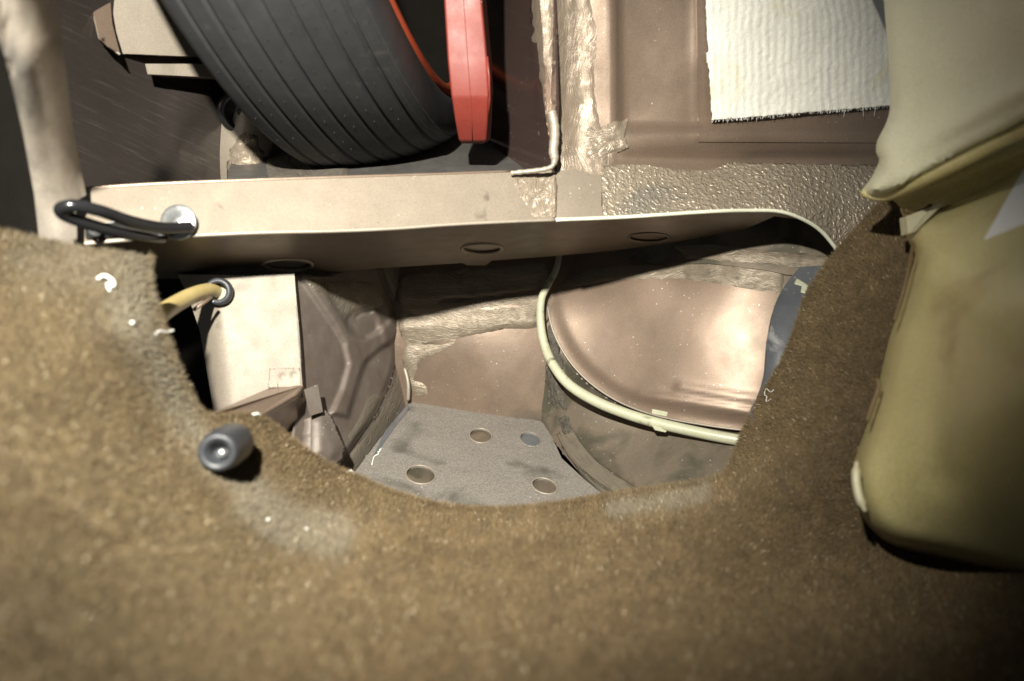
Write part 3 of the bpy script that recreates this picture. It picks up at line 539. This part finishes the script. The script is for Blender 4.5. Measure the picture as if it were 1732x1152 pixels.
# white woven pad: real ribs
padF = lambda x, y: rp(x, y) - .008 - .004 * (np.asarray(y) / 200)
pad_ol = [(1193, -40), (1195, 10), (1199, 110), (1206, 203), (1250, 200), (1320, 194), (1400, 187), (1460, 182), (1506, 178), (1540, 176), (1540, -40)]
pad = panel('woven_pad', padF, pad_ol, M['fabric'], None, 2.6, .004, rough=.8, disp=lambda x, y: .0007 * np.abs(np.sin((x - .028 * y + 14 * fbm(x * .012, y * .02, 150)) * math.pi / 13)) * (.3 + 1.2 * vnoise(x / 16, y / 30, 7)) + .0007 * vnoise(x / 5.5, y / 4.2, 8) + .002 * fbm(x * .02, y * .02, 151))
tag(pad, 'white ribbed woven cloth pad stuck on the brown inner panel', 'cloth pad')
V = []; Fc = []
for i in range(170):
    t = random.random(); x = 1206 + 300 * t; y = 203 - 25 * t; Yp = float(padF(x, y)) + random.uniform(-.001, .003); L = random.uniform(2, 7) * (3 if random.random() < .04 else 1); dx = random.uniform(-3, 3)
    a = P(x, y - 2, Yp); b = P(x + dx, y + L * .8, Yp - .001); b0 = len(V); wv = Vector((.00022, 0, 0)); V += [a - wv, a + wv, b + wv * .4, b - wv * .4]; Fc.append((b0, b0 + 1, b0 + 2, b0 + 3))
fr = mesh('frayed_threads', V, Fc, M['lint'], pad, False); fr['kind'] = 'stuff'

# ================================================================== PLASTIC TANK (right, near)
tank = thing('plastic_tank', 'large yellowed plastic tank with brown stains and a white sticker at the right', 'plastic tank', P(1640, 950, .45))
lowF = surf([(1440, 800, .515), (1470, 900, .50), (1500, 640, .505), (1560, 380, .56), (1732, 300, .50), (1732, 640, .33), (1732, 985, .47), (1600, 800, .425), (1900, 640, .28), (1900, 1000, .43), (1600, 560, .43), (1900, 250, .40)])
lowol = spline([(1522, 352), (1545, 362), (1575, 352), (1612, 336), (1660, 300), (1732, 238), (1850, 190), (1950, 190), (1950, 1060), (1800, 1010), (1700, 975), (1600, 945), (1520, 926), (1480, 902), (1456, 868), (1444, 830), (1442, 800), (1448, 770), (1466, 720), (1484, 660), (1495, 610), (1508, 560), (1524, 520), (1538, 470), (1548, 430), (1534, 404), (1532, 378)], 3, True)
def tank_d(x, y):
    e = seg_d(x, y, lowol + [lowol[0]]); return -.045 * (1 - np.sqrt(np.clip(1 - (1 - np.clip(e / 34, 0, 1)) ** 2, 0, 1))) + .012 * np.exp(-(seg_d(x, y, [(1560, 420), (1640, 520), (1760, 470), (1900, 380)]) / 60) ** 2) - .006 * np.exp(-(seg_d(x, y, [(1600, 560), (1590, 700), (1600, 800)]) / 40) ** 2)
tb = panel('lower_shell', lowF, lowol, M['tank'], tank, 9, .006, disp=tank_d)
tube('pale_edge', [P(x, y, z) for x, y, z in spline([(1449, 780, .500), (1448, 810, .496), (1453, 840, .492), (1464, 866, .488)], 5)], [.0008] + [.0016] * 2 + [.0030] * 10 + [.0016] * 2 + [.0008], M['tank3'], tb, 12)
for pts, r in (([(1545, 410, .517), (1538, 450, .509), (1526, 500, .506), (1512, 545, .503)], .0013), ([(1482, 640, .506), (1486, 655, .503), (1474, 690, .503), (1466, 715, .503)], .0015)):
    tube('glue_run', [P(*q) for q in spline(pts, 6)], [r * .3] + [r] * (6 * (len(pts) - 1) - 1) + [r * .3], M['stain'], tb, 10)
upF = surf([(1495, 0, .585), (1505, 180, .575), (1462, 320, .575), (1732, 0, .42), (1732, 200, .43), (1600, 270, .50), (1600, 100, .50), (1900, 0, .34), (1900, 150, .36)])
upol = spline([(1493, -80), (1495, 0), (1502, 90), (1506, 170), (1500, 205), (1484, 238), (1482, 258), (1487, 272), (1474, 300), (1459, 322), (1470, 331), (1500, 328), (1560, 300), (1620, 268), (1700, 228), (1760, 195), (1950, 130), (1950, -80)], 3, True)
def up_d(x, y):
    e = seg_d(x, y, upol + [upol[0]]); return -.022 * (1 - np.sqrt(np.clip(1 - (1 - np.clip(e / 24, 0, 1)) ** 2, 0, 1))) + .010 * np.exp(-(seg_d(x, y, [(1520, 290), (1620, 220), (1800, 120)]) / 36) ** 2) - .005 * np.exp(-(seg_d(x, y, [(1500, 300), (1590, 250), (1740, 170)]) / 14) ** 2)
us = panel('upper_shell', upF, upol, M['tank2'], tank, 9, .006, disp=up_d, lift=.01)
tube('seam_lip', [P(x, y, z) for x, y, z in spline([(1462, 325, .585), (1500, 332, .565), (1560, 306, .52), (1630, 272, .48), (1720, 226, .44), (1850, 170, .38)], 5)], .0040, M['tank'], us, 10)
panel('neck', surf([(1500, 330, .60), (1620, 280, .55), (1560, 360, .58)]), [(1490, 318), (1620, 262), (1740, 215), (1740, 300), (1612, 345), (1560, 362), (1530, 358)], M['tank'], tank, 9, .01, disp=lambda x, y: .008 * np.exp(-((y - 330 + .4 * (x - 1530)) / 20) ** 2))
tube('neck_stain', [P(x, y, .565) for x, y in spline([(1530, 356), (1545, 361), (1562, 357), (1575, 348)], 5)], .0022, M['stain'], tank, 8)
extr('neck_rib', [(1533, 366), (1575, 350), (1600, 340), (1548, 392), (1536, 396)], [.56, .56, .55, .55, .56], (0, .01, 0), M['tank3'], tank, .001)
stF = lambda x, y: lowF(x, y) - tank_d(x, y) - .0012
panel('white_sticker', stF, [(1664, 405), (1732, 285), (1800, 170), (1850, 340), (1732, 378)], M['white'], tb, 9, .0004)

# ================================================================== CARPET
cc = [(-100, 1200, .235), (400, 1200, .25), (866, 1200, .27), (1300, 1200, .30), (1800, 1200, .34),
      (-100, 800, .285), (150, 900, .30), (500, 1000, .37), (900, 1000, .42), (1300, 1000, .46), (1700, 1050, .42),
      (210, 560, .425), (330, 790, .44), (500, 905, .447), (700, 918, .472), (900, 905, .507), (1100, 880, .537), (1250, 830, .567),
      (250, 440, .47), (275, 540, .475), (330, 700, .485), (430, 705, .52), (500, 745, .548), (600, 802, .58), (800, 860, .612), (1000, 850, .642), (1230, 795, .645), (1300, 650, .68), (1390, 450, .69), (1500, 340, .70),
      (1520, 450, .592), (1450, 640, .577), (1420, 760, .562), (1470, 900, .56), (1620, 980, .50), (100, 420, .445), (-100, 400, .40), (-100, 600, .345), (150, 600, .39), (60, 480, .425)]
carF = surf(cc)
hole = spline([(255, 436), (250, 470), (262, 520), (285, 590), (312, 650), (340, 700), (380, 705), (430, 703), (462, 722), (500, 752), (550, 784), (600, 806), (660, 832), (730, 852), (800, 861), (880, 860), (960, 850), (1040, 836), (1130, 824), (1200, 812), (1228, 800), (1244, 770), (1256, 735), (1272, 700), (1300, 652), (1330, 600), (1350, 545), (1366, 500), (1395, 452), (1430, 410), (1470, 365), (1502, 335)], 4)
car_ol = hole + [(1560, 330), (1680, 420), (1900, 700), (1900, 1260), (-160, 1260), (-160, 385), (0, 388), (60, 400), (75, 404), (140, 418), (200, 426)]
def car_d(x, y):
    lip = seg_d(x, y, [(205, 560), (235, 640), (270, 720), (330, 800), (420, 870), (500, 908), (620, 922), (760, 912), (900, 905), (1100, 880), (1220, 845), (1290, 780)])
    ho = seg_d(x, y, hole)
    return .010 * np.exp(-(lip / 34) ** 2) - .004 * np.exp(-(ho / 14) ** 2) + .012 * fbm(x * .006, y * .006, 160, 2) + .004 * np.exp(-(seg_d(x, y, [(0, 740), (80, 850), (180, 905)]) / 10) ** 2) + .0009 * fbm(x * .03, y * .03, 161)
carpet = thing('carpet', 'brown pile boot carpet with a ragged hole cut over the side well', 'carpet', P(866, 1000, .4))
panel('carpet_sheet', carF, car_ol, M['cbase'], carpet, 9, .004, disp=car_d)
def carpet_mat():
    m = bpy.data.materials.new('carpet_pile'); m.use_nodes = True; N = m.node_tree.nodes; L = m.node_tree.links; b = N['Principled BSDF']
    b.inputs['Roughness'].default_value = .75; b.inputs['Sheen Weight'].default_value = .35; b.inputs['Sheen Roughness'].default_value = .4; b.inputs['Sheen Tint'].default_value = (.9, .7, .45, 1)
    a = N.new('ShaderNodeAttribute'); a.attribute_name = 'tone'; L.new(a.outputs['Color'], b.inputs['Base Color']); b.inputs['Specular IOR Level'].default_value = .35
    return m
M['pile'] = carpet_mat()
def pile(name, n, parent, sel=None, L0=.0040):
    X = []; Yv = []
    xs = np.array(car_ol); tot = 0
    while tot < n:
        x = rng.uniform(-120, 1860, n); y = rng.uniform(325, 1230, n); k = inside(x, y, car_ol)
        Yd = carF(x, y); k &= rng.uniform(0, 1, n) < np.clip((Yd / .60) ** 2 * 1.0, .12, 1)        # even density on the cloth
        if sel is not None: k &= sel(x, y)
        X.append(x[k]); Yv.append(y[k]); tot += k.sum()
    x = np.concatenate(X)[:n]; y = np.concatenate(Yv)[:n]
    def pos(x, y):
        Y = carF(x, y) - car_d(x, y); return np.c_[(x - 866) / F * Y, Y, (576 - y) / F * Y]
    p = pos(x, y); nx = pos(x + 2, y) - p; ny = pos(x, y + 2) - p; nr = np.cross(ny, nx); nr /= np.linalg.norm(nr, axis=1)[:, None]
    s = np.sign((nr * p).sum(1)); nr *= -s[:, None]
    d = nr + rng.normal(size=(n, 3)) * .42 + np.stack([fbm(x * .02, y * .02, 170), fbm(x * .02, y * .02, 180) * .5, fbm(x * .02, y * .02, 190)], 1) * .9
    d /= np.linalg.norm(d, axis=1)[:, None]
    side = np.cross(d, rng.normal(size=(n, 3))); side /= np.linalg.norm(side, axis=1)[:, None]
    L = L0 * rng.uniform(.6, 1.25, n)[:, None]; wd = .00026 * rng.uniform(.8, 1.6, n)[:, None]
    V = np.empty((n, 3, 3)); V[:, 0] = p - side * wd - nr * .0004; V[:, 1] = p + side * wd - nr * .0004; V[:, 2] = p + d * L
    me = bpy.data.meshes.new(name); me.vertices.add(3 * n); me.vertices.foreach_set('co', V.ravel()); me.loops.add(3 * n); me.loops.foreach_set('vertex_index', np.arange(3 * n)); me.polygons.add(n); me.polygons.foreach_set('loop_start', np.arange(n) * 3)
    try: me.polygons.foreach_set('loop_total', np.full(n, 3))
    except Exception: pass
    me.update(); me.validate()
    base = np.array([.120, .082, .040]); t = rng.uniform(.6, 1.45, n)[:, None]; c = base * t
    cl = fbm(x * .05, y * .05, 200)[:, None]; c = c * (1 + .75 * cl)
    olive = sstep(900, 100, x)[:, None] * .35; c = c * (1 - olive) + np.array([.086, .070, .038]) * t * olive
    # dust worn into the pile: streaks of their own
    du = np.exp(-(seg_d(x, y, [(430, 850), (480, 890), (560, 908)]) / 32) ** 2) + .55 * np.exp(-(seg_d(x, y, [(1040, 862), (1130, 850), (1190, 835)]) / 15) ** 2) + .45 * np.exp(-(seg_d(x, y, [(215, 450), (230, 560), (270, 640), (310, 720), (380, 800)]) / 28) ** 2) + .3 * np.exp(-(seg_d(x, y, [(60, 430), (180, 450), (200, 520)]) / 60) ** 2)
    du = np.clip(1.3 * du * (.3 + 1.3 * (fbm(x * .05, y * .05, 210) + .3)), 0, .38)[:, None]; c = c * (1 - du) + np.array([.26, .245, .20]) * du * rng.uniform(.7, 1.2, n)[:, None] + 0
    fleck = rng.uniform(0, 1, n) < .013; c[fleck] = np.array([.50, .43, .30])
    c = np.clip(c, 0, 1); ca = me.color_attributes.new('tone', 'FLOAT_COLOR', 'POINT'); cc4 = np.c_[np.repeat(c, 3, 0), np.ones(3 * n)]; ca.data.foreach_set('color', cc4.ravel())
    o = link(name, me, M['pile'], parent, False); o['kind'] = 'stuff'; return o
pile('pile', 720000, carpet, L0=.0035)
pile('edge_fringe', 26000, carpet, sel=lambda x, y: seg_d(x, y, hole) < 7, L0=.0055)
def cpos(x, y, l=.004): Y = float(carF(x, y) - car_d(x, y)) - l; return P(x, y, Y)

# ================================================================== RUBBER KNOB THROUGH THE CARPET
kn = thing('rubber_stop', 'grey rubber stop with a hollow end poking out of the carpet', 'rubber stop', P(385, 755, .46))
k0 = P(388, 753, .463); k1 = P(367, 766, .43); Mk = frame(k1, k1 - k0)
Lk = (k1 - k0).length
lathe('stop_body', [(-Lk - .01, .0128), (-Lk * .5, .0130), (-.004, .0116), (-.001, .0108), (0, .0094), (-.0008, .0072), (-.003, .0056), (-.010, .0050), (-.0105, .0005)], M['greyr'], Mk, kn, 40)
lathe('screw_end', [(-.0102, .0028), (-.006, .0026), (-.005, .0018), (-.0048, .0003)], M['steel'], Mk @ Matrix.Translation((0, .0012, -.0012)), kn, 16)

# ================================================================== LINT AND THREADS
def lint(label, pts, r, group='bits of white lint'):
    q = [Vector(p) for p in pts]; q = spline([tuple(v) for v in q], 6)
    o = tube('lint_thread', q, r, M['lint'], None, 6); tag(o, label, 'lint', group); return o
lint('white lint curl on the left carpet flap', [cpos(165, 472), cpos(176, 466, .006), cpos(190, 474, .007), cpos(192, 484, .005), cpos(182, 480, .006), cpos(186, 492)], .0008)
lint('thin white lint with a tail at the carpet edge below the tan hose', [cpos(262, 566), cpos(270, 560, .006), cpos(280, 562, .006), cpos(293, 559, .004)], .0009)
lint('tiny round speck of lint on the carpet left of the tan hose', [cpos(221, 547), cpos(224, 546, .006), cpos(228, 547)], .0012)
lint('pale speck of lint on the carpet beside the channel rail', [cpos(426, 702), cpos(434, 700, .006), cpos(440, 702)], .0010)
lint('white speck of lint at the carpet edge near the grainy floor', [cpos(588, 800), cpos(593, 796, .006), cpos(598, 801)], .0010)
lint('two bright specks in the dusty carpet patch, left one', [cpos(451, 880), cpos(455, 878, .006)], .0009)
lint('small bright speck in the dusty carpet patch right of its twin', [cpos(516, 895), cpos(520, 894, .006)], .0008)
lint('curled white thread caught on the carpet edge by the rubber flap', [cpos(1309, 659), cpos(1303, 663, .006), cpos(1296, 657, .007), cpos(1293, 667, .009), cpos(1297, 671, .007), cpos(1296, 679, .007), cpos(1304, 675, .005)], .00028)
fp = lambda x, y: P(x, y, float(flF(x, y)) - .001)
lint('wavy white thread lying on the grainy floor panel', [fp(629, 786), fp(633, 772), fp(640, 768), fp(639, 762), fp(644, 760), fp(641, 764), fp(645, 758)], .0005)
